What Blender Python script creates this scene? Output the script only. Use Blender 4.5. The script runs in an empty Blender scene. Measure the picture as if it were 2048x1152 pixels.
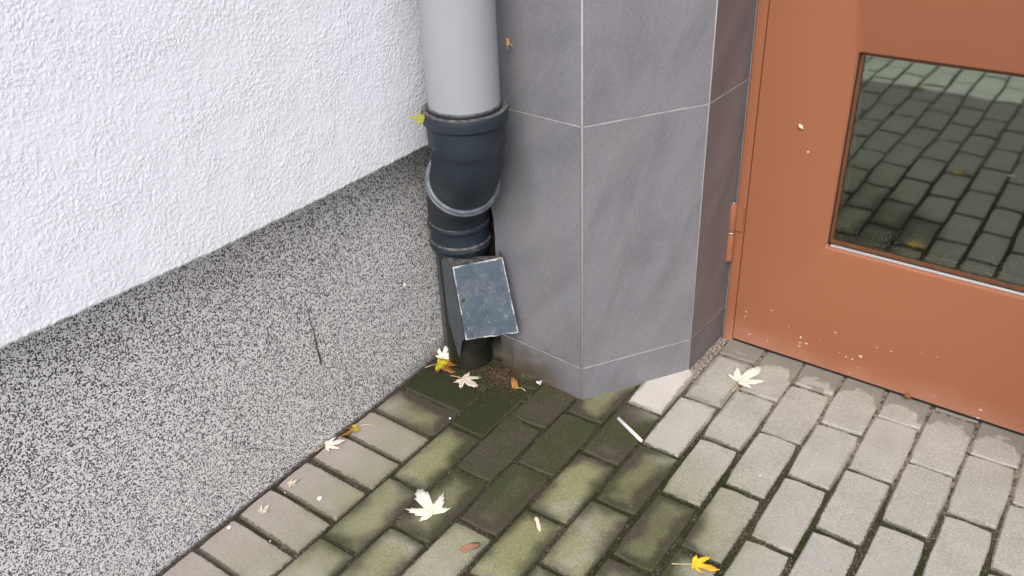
import bpy, bmesh, math, random
from math import radians as R, sin, cos, pi
from mathutils import Vector, Matrix, noise
random.seed(7)
S = bpy.context.scene
COL = S.collection

# ------------------------------------------------------------------ camera
cam = bpy.data.cameras.new('camera'); co = bpy.data.objects.new('camera', cam); COL.objects.link(co)
f = Vector((-0.51761669, 0.67424175, -0.52675518)); r = Vector((0.80830677, 0.58721439, -0.04265476)); u = Vector((-0.28055861, 0.44785859, 0.84894614))
M = Matrix((r, u, -f)).transposed().to_4x4(); M.translation = (1.24088655, -1.44551792, 1.39589236)
co.matrix_world = M
cam.sensor_width = 36; cam.lens = 36 * 1747.1 / 2048; cam.clip_start = .05; cam.clip_end = 500
S.camera = co

# ------------------------------------------------------------------ sky, sun, exposure
SUN_DIR = Vector((0.32, -0.72, 0.90)).normalized()
el = math.asin(SUN_DIR.z); az = math.atan2(SUN_DIR.x, SUN_DIR.y)
W = bpy.data.worlds.new('World'); S.world = W; W.use_nodes = True
wn = W.node_tree.nodes; wl = W.node_tree.links
for n in list(wn): wn.remove(n)
sky = wn.new('ShaderNodeTexSky'); sky.sky_type = 'NISHITA'; sky.sun_disc = False
sky.sun_elevation = el; sky.sun_rotation = az; sky.air_density = 1.0; sky.dust_density = 5.0; sky.ozone_density = 1.0
hs = wn.new('ShaderNodeHueSaturation'); hs.inputs['Saturation'].default_value = .82
bg = wn.new('ShaderNodeBackground'); bg.inputs['Strength'].default_value = .145
wo = wn.new('ShaderNodeOutputWorld')
wl.new(sky.outputs[0], hs.inputs['Color']); wl.new(hs.outputs[0], bg.inputs['Color']); wl.new(bg.outputs[0], wo.inputs['Surface'])
sd = bpy.data.lights.new('sun', 'SUN'); sd.energy = .95; sd.angle = R(38); sd.color = (1.0, .99, .985)
so = bpy.data.objects.new('sun', sd); COL.objects.link(so); so.rotation_euler = SUN_DIR.to_track_quat('Z', 'Y').to_euler(); so.location = (2, -3, 4)
vs = S.view_settings; vs.view_transform = 'Standard'; vs.look = 'None'; vs.exposure = 0.68; vs.gamma = 1; vs.use_curve_mapping = False

# ------------------------------------------------------------------ node helper
class NT:
    def __init__(s, name):
        s.m = bpy.data.materials.new(name); s.m.use_nodes = True
        s.t = s.m.node_tree
        for n in list(s.t.nodes): s.t.nodes.remove(n)
        s.out = s.t.nodes.new('ShaderNodeOutputMaterial')
    def n(s, typ, **kw):
        nd = s.t.nodes.new(typ)
        for k, v in kw.items(): setattr(nd, k, v)
        return nd
    def put(s, sock, v):
        if v is None: return
        if hasattr(v, 'is_output'): s.t.links.new(v, sock)
        elif isinstance(v, (tuple, list)) and sock.type == 'RGBA' and len(v) == 3: sock.default_value = (*v, 1)
        else: sock.default_value = v
    def math(s, op, a, b=None, c=None, clamp=False):
        nd = s.n('ShaderNodeMath', operation=op, use_clamp=clamp)
        for i, v in enumerate((a, b, c)): s.put(nd.inputs[i], v)
        return nd.outputs[0]
    def vmath(s, op, a, b=None, scale=None):
        nd = s.n('ShaderNodeVectorMath', operation=op); s.put(nd.inputs[0], a); s.put(nd.inputs[1], b)
        if scale is not None: s.put(nd.inputs['Scale'], scale)
        return nd.outputs['Value'] if op in ('DISTANCE', 'LENGTH', 'DOT_PRODUCT') else nd.outputs['Vector']
    def mix(s, fac, a, b, blend='MIX'):
        nd = s.n('ShaderNodeMix', data_type='RGBA', blend_type=blend)
        s.put(nd.inputs[0], fac); s.put(nd.inputs[6], a); s.put(nd.inputs[7], b); return nd.outputs[2]
    def ss(s, x, a, b, lo=0., hi=1.):
        nd = s.n('ShaderNodeMapRange', interpolation_type='SMOOTHSTEP'); s.put(nd.inputs[0], x)
        nd.inputs[1].default_value = a; nd.inputs[2].default_value = b; nd.inputs[3].default_value = lo; nd.inputs[4].default_value = hi
        return nd.outputs[0]
    def noise(s, v, scale, detail=3, rough=.55, dist=0., col=False):
        nd = s.n('ShaderNodeTexNoise'); s.put(nd.inputs['Vector'], v)
        nd.inputs['Scale'].default_value = scale; nd.inputs['Detail'].default_value = detail; nd.inputs['Roughness'].default_value = rough; nd.inputs['Distortion'].default_value = dist
        return nd.outputs['Color' if col else 'Fac']
    def vor(s, v, scale, feat='F1', out='Distance', rnd=1.):
        nd = s.n('ShaderNodeTexVoronoi', feature=feat); s.put(nd.inputs['Vector'], v); nd.inputs['Scale'].default_value = scale
        nd.inputs['Randomness'].default_value = rnd
        return nd.outputs[out]
    def vor2(s, a, b, scale, out='Distance'):
        cb = s.n('ShaderNodeCombineXYZ'); s.put(cb.inputs[0], a); s.put(cb.inputs[1], b)
        nd = s.n('ShaderNodeTexVoronoi', voronoi_dimensions='2D'); s.t.links.new(cb.outputs[0], nd.inputs['Vector']); nd.inputs['Scale'].default_value = scale
        return nd.outputs[out]
    def ramp(s, fac, *stops):
        nd = s.n('ShaderNodeValToRGB'); e = nd.color_ramp.elements
        while len(e) < len(stops): e.new(.5)
        for el_, (p, c) in zip(e, stops): el_.position = p; el_.color = (*c, 1)
        s.put(nd.inputs[0], fac); return nd.outputs[0]
    def pos(s): return s.n('ShaderNodeNewGeometry').outputs['Position']
    def obj(s): return s.n('ShaderNodeTexCoord').outputs['Object']
    def rnd(s): return s.n('ShaderNodeObjectInfo').outputs['Random']
    def sep(s, v):
        nd = s.n('ShaderNodeSeparateXYZ'); s.put(nd.inputs[0], v); return nd.outputs
    def attr(s, name):
        nd = s.n('ShaderNodeAttribute', attribute_type='OBJECT', attribute_name=name); return nd.outputs['Fac']
    def scl(s, v, sc): return s.vmath('MULTIPLY', v, sc)
    def bump(s, h, dist, strength=1., nrm=None):
        nd = s.n('ShaderNodeBump'); s.put(nd.inputs['Height'], h); nd.inputs['Distance'].default_value = dist; nd.inputs['Strength'].default_value = strength
        s.put(nd.inputs['Normal'], nrm); return nd.outputs[0]
    def bsdf(s, col, rough=.6, nrm=None, spec=.5, metal=0., **kw):
        nd = s.n('ShaderNodeBsdfPrincipled'); s.put(nd.inputs['Base Color'], col); s.put(nd.inputs['Roughness'], rough); s.put(nd.inputs['Normal'], nrm)
        s.put(nd.inputs['Specular IOR Level'], spec); s.put(nd.inputs['Metallic'], metal)
        for k, v in kw.items(): s.put(nd.inputs[k], v)
        s.t.links.new(nd.outputs[0], s.out.inputs[0]); return nd.outputs[0]

# stains on the ground follow the water from the downpipe: (x, y, radius, strength)
DAMP = [(.00, -.13, .15, 1.), (.15, -.13, .19, 1.), (.27, -.08, .17, 1.), (.24, -.24, .15, 1.), (.36, -.13, .15, 1.), (.47, -.05, .13, .95),
        (.35, -.35, .17, .72), (.55, -.16, .15, .82), (.64, -.28, .18, .68), (.26, -.46, .17, .50), (.44, -.43, .16, .50),
        (.72, -.42, .16, .60), (.40, .03, .12, .8), (.60, -.50, .2, .38), (.20, -.62, .16, .3)]
MOSS = [(.10, -.15, .30, 1.), (.33, -.33, .42, 1.), (.55, -.30, .36, .95), (.22, -.58, .30, .85), (.66, -.30, .26, .7), (.14, -.80, .22, .6), (.45, -.62, .3, .6)]
def blobs(t, p, lst, k0=.35, k1=1.25):
    acc = None
    for (x, y, rr, st) in lst:
        d = t.vmath('DISTANCE', p, (x, y, 0))
        v = t.ss(d, rr * k0, rr * k1, st, 0.)
        acc = v if acc is None else t.math('MAXIMUM', acc, v)
    return acc

def mat_brick():
    t = NT('paving_concrete'); p = t.pos(); o = t.obj(); rn = t.rnd()
    xyz = t.sep(p); oo = t.sep(o)
    ex = t.math('SUBTRACT', .048, t.math('ABSOLUTE', oo[0])); ey = t.math('SUBTRACT', .1015, t.math('ABSOLUTE', oo[1]))
    e = t.math('MINIMUM', ex, ey)
    n1 = t.noise(p, 14, 4); n2 = t.noise(p, 45, 3); n3 = t.noise(p, 160, 2); fine = t.noise(p, 430, 2, .7)
    wob = t.math('MULTIPLY', t.math('SUBTRACT', n2, .5), .03)
    en = t.math('ADD', e, wob)
    edge = t.ss(en, .002, .024, 1., 0.)
    base = t.mix(t.ss(n1, .3, .7), (.290, .290, .266), (.350, .352, .326))
    base = t.mix(t.math('MULTIPLY', rn, .45), base, (.288, .284, .258))
    base = t.mix(t.ss(n3, .5, .78, 0., .35), base, (.20, .185, .17))
    base = t.mix(t.ss(fine, .54, .72, 0., .75), base, (.17, .158, .138)); base = t.mix(t.ss(fine, .46, .30, 0., .6), base, (.54, .52, .47))
    spk = t.vor(p, 260, out='Distance'); spc = t.sep(t.vor(p, 260, out='Color'))
    lit = t.math('MULTIPLY', t.ss(spk, .14, .3, 1., 0.), t.ss(spc[0], .70, .74))
    base = t.mix(t.math('MULTIPLY', lit, .9), base, (.68, .65, .57))
    drk = t.math('MULTIPLY', t.ss(spk, .14, .3, 1., 0.), t.ss(spc[1], .9, .93))
    base = t.mix(t.math('MULTIPLY', drk, .7), base, (.10, .09, .08))
    # pinkish header bricks by the wall
    base = t.mix(t.math('MULTIPLY', t.attr('warm'), .5), base, (.31, .265, .245))
    base = t.mix(t.math('MULTIPLY', t.attr('pale'), t.ss(t.math('ADD', e, wob), .002, .012)), base, t.mix(n1, (.42, .41, .385), (.51, .495, .465)))
    # pale band of pavers far in front of the door
    base = t.mix(t.ss(xyz[1], -1.80, -1.77, 1., 0.), base, (.84, .88, .78))
    # damp + moss
    d0 = blobs(t, p, DAMP); m0 = blobs(t, p, MOSS)
    soft = t.math('ADD', e, t.math('MULTIPLY', t.math('SUBTRACT', n1, .5), .05))
    esoft = t.ss(soft, -.004, .040, 1., 0.)
    d0 = t.math('ADD', d0, t.attr('damp')); d0 = t.math('ADD', d0, t.math('MULTIPLY', t.math('SUBTRACT', t.noise(p, 6.5, 3, .5), .5), .55), clamp=True)
    m0 = t.math('ADD', m0, t.attr('moss'), clamp=True)
    green = t.math('MULTIPLY', m0, t.ss(t.noise(p, 8, 3), .18, .52, .25, 1.))
    col = t.mix(t.math('MULTIPLY', green, .9), base, t.mix(t.ss(fine, .3, .7), (.245, .252, .120), (.125, .133, .052)))
    dd = t.math('ADD', t.math('MULTIPLY', d0, 1.08), t.math('MULTIPLY', esoft, t.math('MULTIPLY', t.math('POWER', m0, .6), .66)))
    dd = t.math('ADD', dd, t.math('MULTIPLY', t.math('SUBTRACT', n2, .5), t.math('MULTIPLY', m0, .25)))
    dk = t.ss(dd, .12, 1.12)
    dark = t.mix(t.ss(t.noise(p, 7, 3), .4, .62), (.044, .037, .029), (.028, .035, .010))
    dark = t.mix(t.math('MULTIPLY', t.ss(fine, .55, .7), .5), dark, (.11, .10, .07))
    dark = t.mix(t.attr('lush'), dark, t.mix(n2, (.010, .014, .004), (.026, .031, .009)))
    col = t.mix(t.math('MULTIPLY', dk, .97), col, dark)
    # bright flecks survive in the moss
    col = t.mix(t.math('MULTIPLY', lit, t.ss(t.attr('lush'), 0., 1., .40, .12)), col, (.42, .40, .27))
    # dirt and moss creeping over the very edge of each stone
    mossy_joint = t.ss(t.math('ADD', xyz[1], t.math('MULTIPLY', n1, .3)), .12, .42, 1., 0.)
    rim = t.math('MULTIPLY', t.ss(t.math('ADD', e, t.math('MULTIPLY', t.math('SUBTRACT', n3, .5), .012)), .0012, .0048, 1., 0.), mossy_joint)
    col = t.mix(t.math('MULTIPLY', rim, .8), col, t.mix(t.ss(fine, .35, .65), (.065, .055, .04), (.026, .027, .013)))
    # water mark along the door and round the pillar foot
    wv = t.math('ADD', xyz[1], t.math('MULTIPLY', t.math('SUBTRACT', t.noise(p, 22, 4, .6), .5), .11))
    wv = t.math('ADD', wv, t.math('MULTIPLY', t.ss(e, .004, .022, 1., 0.), .035))
    wet = t.ss(t.math('SUBTRACT', wv, t.ss(xyz[0], .6, .85, 0., .020)), .374, .390)
    pe = t.math('MULTIPLY', t.ss(t.math('ADD', e, wob), .005, .012, 1., 0.), t.math('MULTIPLY', t.ss(xyz[1], .10, .2), t.ss(xyz[0], .62, .72, 1., 0.)))
    wet = t.math('MAXIMUM', wet, t.math('MULTIPLY', pe, .8))
    wet = t.math('MULTIPLY', wet, .56)
    col = t.mix(wet, col, (.105, .09, .072))
    rough = t.math('SUBTRACT', .92, t.math('MULTIPLY', t.math('MAXIMUM', dk, wet), .22))
    h = t.math('ADD', t.math('MULTIPLY', n3, .6), t.math('MULTIPLY', fine, .4))
    h = t.math('ADD', h, t.math('MULTIPLY', n2, .8))
    t.bsdf(col, rough, t.bump(h, .0016, .8), spec=.35)
    return t.m

def mat_bed():
    t = NT('joint_soil'); p = t.pos(); xyz = t.sep(p)
    n1 = t.noise(p, 9, 4); n2 = t.noise(p, 90, 3); n3 = t.noise(p, 420, 2)
    soil = t.mix(n3, (.030, .024, .018), (.105, .088, .070))
    sand = t.mix(n3, (.16, .13, .10), (.40, .35, .29))
    lit = t.ss(t.math('ADD', xyz[1], t.math('MULTIPLY', t.math('SUBTRACT', n1, .5), .45)), .10, .26)
    col = t.mix(t.math('MULTIPLY', lit, t.ss(n2, .38, .6)), soil, sand)
    gsp = t.vor(p, 420, out='Color'); col = t.mix(t.ss(t.sep(gsp)[0], .90, .92, 0., .5), col, (.36, .33, .28))
    col = t.mix(t.ss(xyz[1], -.95, -.80, .85, 0.), col, (.17, .16, .14))
    moss = t.math('MULTIPLY', t.ss(xyz[1], -.98, -.85), t.ss(n1, .42, .58)); moss = t.math('MULTIPLY', moss, t.ss(xyz[1], -.05, .2, 1., 0.))
    col = t.mix(t.math('MULTIPLY', moss, .8), col, (.028, .036, .010))
    bk = t.n('ShaderNodeTexBrick'); t.put(bk.inputs['Vector'], p); bk.inputs['Scale'].default_value = 1
    bk.inputs['Brick Width'].default_value = .212; bk.inputs['Row Height'].default_value = .105; bk.inputs['Mortar Size'].default_value = .006
    bk.inputs['Color1'].default_value = (.34, .32, .29, 1); bk.inputs['Color2'].default_value = (.28, .26, .24, 1); bk.inputs['Mortar'].default_value = (.05, .045, .035, 1)
    far = t.math('MAXIMUM', t.ss(xyz[1], -3.52, -3.5, 1., 0.), t.ss(xyz[0], 2.94, 2.96))
    col = t.mix(far, col, bk.outputs['Color'])
    t.bsdf(col, .95, t.bump(t.math('ADD', n2, n3), .004, .9), spec=.2); return t.m

def mat_plaster():
    t = NT('white_render'); p = t.pos()
    w = t.vmath('ADD', p, t.vmath('SCALE', t.vmath('SUBTRACT', t.noise(p, 60, 2, col=True), (.5, .5, .5)), scale=.012))
    w = t.scl(w, (1, 1, 1.0))
    a = t.noise(w, 165, 4, .6, .5); b = t.noise(p, 420, 2, .5); c = t.noise(p, 30, 3, .5)
    cell = t.vor(w, 150, feat='SMOOTH_F1'); grains = t.ss(cell, .1, .6, 1., 0.)
    amp = t.ss(t.noise(p, 13, 3, .6), .3, .7, .45, 1.15)
    h = t.math('MULTIPLY', t.math('ADD', t.math('MULTIPLY', a, 1.1), t.math('MULTIPLY', grains, .35)), amp)
    h = t.math('ADD', h, t.math('MULTIPLY', b, .12)); h = t.math('ADD', h, t.math('MULTIPLY', c, .7))
    col = t.mix(t.noise(p, 3, 3), (.73, .757, .83), (.77, .797, .865))
    col = t.mix(t.ss(a, .2, .42, .18, 0.), col, (.60, .61, .66))
    sp = t.vor(p, 34, out='Distance'); sc = t.sep(t.vor(p, 34, out='Color'))
    col = t.mix(t.math('MULTIPLY', t.ss(sp, .03, .06, .7, 0.), t.ss(sc[0], .975, .98)), col, (.18, .16, .15))
    z = t.sep(p)[2]
    col = t.mix(t.math('MULTIPLY', t.ss(z, .64, .675, .5, 0.), t.ss(t.noise(p, 20, 3), .45, .7)), col, (.60, .58, .58))
    t.bsdf(col, .9, t.bump(h, .0044, .52), spec=.1); return t.m

def mat_plinth():
    t = NT('chip_render'); p = t.pos()
    wp = t.vmath('ADD', p, t.vmath('SCALE', t.vmath('SUBTRACT', t.noise(p, 260, 2, col=True), (.5, .5, .5)), scale=.0028))
    big = t.noise(p, 5, 3)
    c = t.sep(t.vor(wp, 420, out='Color')); d = t.vor(wp, 420)
    c2 = t.sep(t.vor(wp, 600, out='Color'))
    k = t.math('ADD', c[0], t.math('MULTIPLY', t.math('SUBTRACT', big, .5), .22))
    blk = t.ss(k, .27, .32, 1., 0.)
    mid = t.ss(c2[1], .7, .74)
    col = t.mix(c[1], (.62, .62, .64), (.92, .92, .93))
    col = t.mix(t.math('MULTIPLY', mid, .30), col, (.24, .24, .255))
    col = t.mix(t.math('MULTIPLY', blk, .93), col, (.032, .032, .038))
    xyz = t.sep(p)
    # ground dirt at the foot near the outlet
    foot = t.math('MULTIPLY', t.ss(t.math('ADD', xyz[2], t.math('MULTIPLY', big, .05)), .02, .085, 1., 0.), t.ss(xyz[1], -.30, -.02))
    col = t.mix(t.math('MULTIPLY', foot, .75), col, (.075, .07, .045))
    lo = t.ss(t.math('ADD', xyz[2], t.math('MULTIPLY', t.noise(p, 60, 3), .012)), .004, .016, 1., 0.)
    col = t.mix(t.math('MULTIPLY', lo, .8), col, (.06, .05, .04))
    h = t.math('ADD', t.ss(d, .1, .6, 1., 0.), t.math('MULTIPLY', c[2], .7))
    t.bsdf(col, .62, t.bump(h, .0020, .8), spec=.3); return t.m

def mat_tile():
    t = NT('porcelain_tile'); p = t.pos(); rn = t.rnd()
    off = t.vmath('ADD', p, t.vmath('SCALE', (1, 1, 1), scale=t.math('MULTIPLY', rn, 7)))
    xyz = t.sep(p)
    st = t.n('ShaderNodeCombineXYZ'); t.put(st.inputs[0], t.math('ADD', t.math('MULTIPLY', xyz[0], 9.), t.math('ADD', t.math('MULTIPLY', xyz[1], 9.), t.math('ADD', t.math('MULTIPLY', xyz[2], -5.), t.math('MULTIPLY', rn, 31.)))))
    t.put(st.inputs[1], t.math('MULTIPLY', rn, 9)); t.put(st.inputs[2], t.math('MULTIPLY', xyz[2], 4.5))
    cloud = t.noise(st.outputs[0], 1.0, 4, .6, .6)
    fine = t.noise(p, 420, 3, .7); mid = t.noise(off, 6, 4)
    col = t.mix(t.ss(cloud, .30, .68), (.144, .147, .168), (.190, .194, .220))
    col = t.mix(t.ss(mid, .35, .75, 0., .5), col, (.205, .203, .222))
    col = t.mix(t.ss(fine, .52, .70, 0., .6), col, (.30, .30, .335))
    col = t.mix(t.ss(fine, .47, .30, 0., .55), col, (.07, .07, .085))
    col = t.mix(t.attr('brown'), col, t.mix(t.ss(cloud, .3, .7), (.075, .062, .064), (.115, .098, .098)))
    # scuffs and lime specks
    sp = t.vor(p, 48); sc = t.sep(t.vor(p, 48, out='Color'))
    col = t.mix(t.math('MULTIPLY', t.ss(sp, .03, .07, .7, 0.), t.ss(sc[0], .955, .96)), col, (.5, .5, .5))
    # splash dirt near the outlet
    n = t.noise(p, 26, 4)
    dirt = t.math('MULTIPLY', t.ss(t.math('ADD', xyz[2], t.math('MULTIPLY', t.math('SUBTRACT', n, .5), .12)), .015, .135, 1., 0.), t.ss(xyz[0], .17, .35, 1., 0.))
    dirt = t.math('MULTIPLY', dirt, t.ss(xyz[1], .05, .06, 1., 0.))
    col = t.mix(t.math('MULTIPLY', dirt, .95), col, t.mix(n, (.05, .042, .022), (.105, .09, .07)))
    t.bsdf(col, t.math('ADD', .40, t.math('MULTIPLY', fine, .16)), t.bump(fine, .0007, .5), spec=.5); return t.m

def mat_simple(name, c1, c2, scale=40, rough=.6, bump=.0, spec=.4, metal=0., bs=200, obj=False):
    t = NT(name); p = t.obj() if obj else t.pos()
    n = t.noise(p, scale, 4, .6)
    t.bsdf(t.mix(t.ss(n, .3, .7), c1, c2), rough, t.bump(t.noise(p, bs, 3), bump, .8) if bump else None, spec, metal); return t.m

def mat_door():
    t = NT('brown_door_paint'); p = t.pos(); xyz = t.sep(p)
    col = t.mix(t.noise(p, 2.5, 3), (.252, .097, .050), (.280, .109, .057))
    # dusty bloom low on the leaf
    dust = t.math('MULTIPLY', t.ss(t.math('ADD', xyz[2], t.math('MULTIPLY', t.noise(p, 12, 3), .10)), .03, .14, 1., 0.), .38)
    col = t.mix(dust, col, (.46, .255, .185))
    chips = None
    for sc_, th, lo, hi, seed in ((30, .94, .02, .25, 0), (60, .94, .01, .17, 3), (15, .985, .05, 1.5, 6)):
        q = t.vmath('ADD', t.vmath('MULTIPLY', p, (1.0, 1, 1.25)), (seed, seed, 0)); q = t.vmath('ADD', q, t.vmath('SCALE', t.vmath('SUBTRACT', t.noise(p, 130, 2, col=True), (.5, .5, .5)), scale=.008))
        qs = t.sep(q); dv = t.vor2(qs[0], qs[2], sc_); cv = t.sep(t.vor2(qs[0], qs[2], sc_, 'Color'))
        th_ = t.math('MULTIPLY', cv[1], .20 if sc_ > 50 else (.13 if sc_ > 20 else .06))
        s_ = t.math('MULTIPLY', t.ss(t.math('SUBTRACT', dv, th_), -.012, .012, 1., 0.), t.ss(cv[0], th, th + .004))
        s_ = t.math('MULTIPLY', s_, t.ss(xyz[2], lo + (hi - lo) * .55, hi, 1., 0.))
        chips = s_ if chips is None else t.math('MAXIMUM', chips, s_)
    col = t.mix(t.math('MULTIPLY', chips, .85), col, (.62, .50, .43))
    rough = t.math('ADD', .60, t.math('MULTIPLY', t.noise(p, 30, 3), .12)); rough = t.math('ADD', rough, t.math('MULTIPLY', dust, .4))
    t.bsdf(col, rough, t.bump(t.noise(p, 5, 2), .004, .35), spec=.24); return t.m

def mat_glass():
    t = NT('window_glass'); p = t.pos(); xyz = t.sep(p)
    fr = t.n('ShaderNodeFresnel'); fr.inputs['IOR'].default_value = 1.5
    k = t.math('MULTIPLY', fr.outputs[0], 2.9, clamp=True)
    gl = t.n('ShaderNodeBsdfGlossy'); gl.inputs['Roughness'].default_value = .03; t.put(gl.inputs['Color'], (.93, .97, .90))
    t.put(gl.inputs['Normal'], t.bump(t.noise(p, 5, 2), .0025, .2))
    tr = t.n('ShaderNodeBsdfTransparent'); t.put(tr.inputs['Color'], (.72, .80, .72))
    m1 = t.n('ShaderNodeMixShader'); t.put(m1.inputs[0], k); t.t.links.new(tr.outputs[0], m1.inputs[1]); t.t.links.new(gl.outputs[0], m1.inputs[2])
    df = t.n('ShaderNodeBsdfDiffuse'); t.put(df.inputs['Color'], (.6, .58, .52))
    dv = t.vor2(xyz[0], xyz[2], 230); cv = t.sep(t.vor2(xyz[0], xyz[2], 230, 'Color'))
    s_ = t.math('MULTIPLY', t.ss(dv, .10, .24, 1., 0.), t.ss(cv[0], .86, .90))
    s_ = t.math('MULTIPLY', s_, t.ss(t.math('ADD', xyz[2], t.math('MULTIPLY', t.noise(p, 8, 3), .3)), .50, .72, 1., 0.))
    s_ = t.math('ADD', t.math('MULTIPLY', s_, .42), .008)
    m2 = t.n('ShaderNodeMixShader'); t.put(m2.inputs[0], s_); t.t.links.new(m1.outputs[0], m2.inputs[1]); t.t.links.new(df.outputs[0], m2.inputs[2])
    t.t.links.new(m2.outputs[0], t.out.inputs[0]); return t.m

def mat_pipe_dark():
    t = NT('dark_plastic'); p = t.pos()
    col = t.mix(t.noise(p, 20, 4), (.013, .021, .031), (.021, .030, .043))
    # pale scratches and dust
    sv = t.vmath('ADD', t.scl(p, (1, 1, .22)), t.vmath('SCALE', t.vmath('SUBTRACT', t.noise(p, 18, 2, col=True), (.5, .5, .5)), scale=.09))
    scr = t.ss(t.math('ABSOLUTE', t.math('SUBTRACT', t.noise(sv, 60, 2), .5)), .0, .012, 1., 0.)
    scr = t.math('MULTIPLY', scr, t.ss(t.noise(p, 16, 3), .54, .66))
    col = t.mix(t.math('MULTIPLY', scr, .5), col, (.30, .32, .34))
    sp = t.vor(p, 110); sc = t.sep(t.vor(p, 110, out='Color'))
    col = t.mix(t.math('MULTIPLY', t.ss(sp, .06, .14, .7, 0.), t.ss(sc[0], .93, .94)), col, (.35, .36, .36))
    up = t.sep(t.n('ShaderNodeNewGeometry').outputs['Normal'])[2]
    col = t.mix(t.math('MULTIPLY', t.ss(up, .35, .85), t.ss(t.noise(p, 90, 3), .35, .65, .1, .6)), col, (.22, .20, .17))
    t.bsdf(col, t.math('ADD', .36, t.math('MULTIPLY', t.noise(p, 40, 3), .22)), t.bump(t.noise(p, 70, 3), .0010, .4), spec=.34); return t.m

def mat_pipe_grey():
    t = NT('grey_plastic'); p = t.pos()
    col = t.mix(t.noise(p, 6, 3), (.275, .296, .328), (.295, .316, .348))
    sp = t.vor(p, 55); sc = t.sep(t.vor(p, 55, out='Color'))
    col = t.mix(t.math('MULTIPLY', t.ss(sp, .05, .1, .8, 0.), t.ss(sc[0], .955, .96)), col, (.08, .08, .09))
    sv = t.scl(p, (1, 1, .15)); scr = t.ss(t.math('ABSOLUTE', t.math('SUBTRACT', t.noise(sv, 90, 2), .5)), 0., .006, 1., 0.)
    col = t.mix(t.math('MULTIPLY', scr, t.ss(t.noise(p, 14, 3), .62, .7, 0., .4)), col, (.55, .57, .6))
    t.bsdf(col, .42, None, spec=.45); return t.m

def mat_panel():
    t = NT('painted_panel'); p = t.pos(); o = t.sep(t.n('ShaderNodeTexCoord').outputs['UV'])
    n = t.noise(p, 55, 4, .65); n2 = t.noise(p, 18, 4, .6)
    col = t.mix(t.ss(n2, .3, .7), (.058, .083, .115), (.086, .118, .155))
    worn = t.math('MULTIPLY', t.ss(n, .50, .64), t.ss(n2, .42, .60))
    col = t.mix(t.math('MULTIPLY', worn, .42), col, (.19, .18, .155))
    # object coords run 0..1 over the panel: worn edges
    ex = t.math('MINIMUM', o[0], t.math('SUBTRACT', 1., o[0])); ey = t.math('MINIMUM', o[1], t.math('SUBTRACT', 1., o[1]))
    e = t.math('ADD', t.math('MINIMUM', t.math('MULTIPLY', ex, .65), ey), t.math('MULTIPLY', t.math('SUBTRACT', n, .5), .06))
    edge = t.math('MULTIPLY', t.ss(e, .003, .019, 1., 0.), t.ss(n2, .43, .58, .05, 1.))
    col = t.mix(t.math('MULTIPLY', edge, .9), col, (.60, .62, .64))
    sv = t.vmath('ADD', t.scl(p, (1, 1, .3)), t.vmath('SCALE', t.vmath('SUBTRACT', t.noise(p, 22, 2, col=True), (.5, .5, .5)), scale=.07))
    scr = t.ss(t.math('ABSOLUTE', t.math('SUBTRACT', t.noise(sv, 70, 2), .5)), .0, .012, 1., 0.)
    col = t.mix(t.math('MULTIPLY', scr, t.ss(n, .5, .6, .1, .8)), col, (.40, .43, .46))
    sp = t.vor(p, 130); sc = t.sep(t.vor(p, 130, out='Color'))
    col = t.mix(t.math('MULTIPLY', t.ss(sp, .08, .2, .8, 0.), t.ss(sc[0], .93, .94)), col, (.5, .5, .5))
    t.bsdf(col, t.math('ADD', .34, t.math('MULTIPLY', n, .25)), t.bump(n, .0012, .5), spec=.5); return t.m

def mat_leaf(name, c_in, c_out, vein, k=.75, trans=.15):
    t = NT(name); o = t.obj(); s_ = t.sep(o)
    rr = t.vmath('LENGTH', t.scl(o, (1, 1, 0)))
    n = t.noise(o, 60, 4, .6); n2 = t.noise(o, 260, 3)
    col = t.mix(t.ss(t.math('ADD', rr, t.math('MULTIPLY', t.math('SUBTRACT', n, .5), .06)), .012, .012 + .05 * k), c_in, c_out)
    col = t.mix(t.ss(n2, .55, .75, 0., .35), col, tuple(v * .55 for v in c_out))
    th = t.math('ABSOLUTE', t.math('ARCTAN2', s_[1], s_[0])); v = None
    for a in (0, .84, 1.83):
        d = t.math('MULTIPLY', t.math('ABSOLUTE', t.math('SINE', t.math('SUBTRACT', th, a))), rr)
        d = t.math('ADD', d, t.ss(t.math('ABSOLUTE', t.math('SUBTRACT', th, a)), .3, .5))
        v = d if v is None else t.math('MINIMUM', v, d)
    vm = t.ss(v, .0004, .0011, 1., 0.)
    col = t.mix(t.math('MULTIPLY', vm, .7), col, vein)
    t.bsdf(col, .6, t.bump(t.math('ADD', t.math('MULTIPLY', vm, .5), n2), .0012, .7), spec=.3); return t.m

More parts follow.
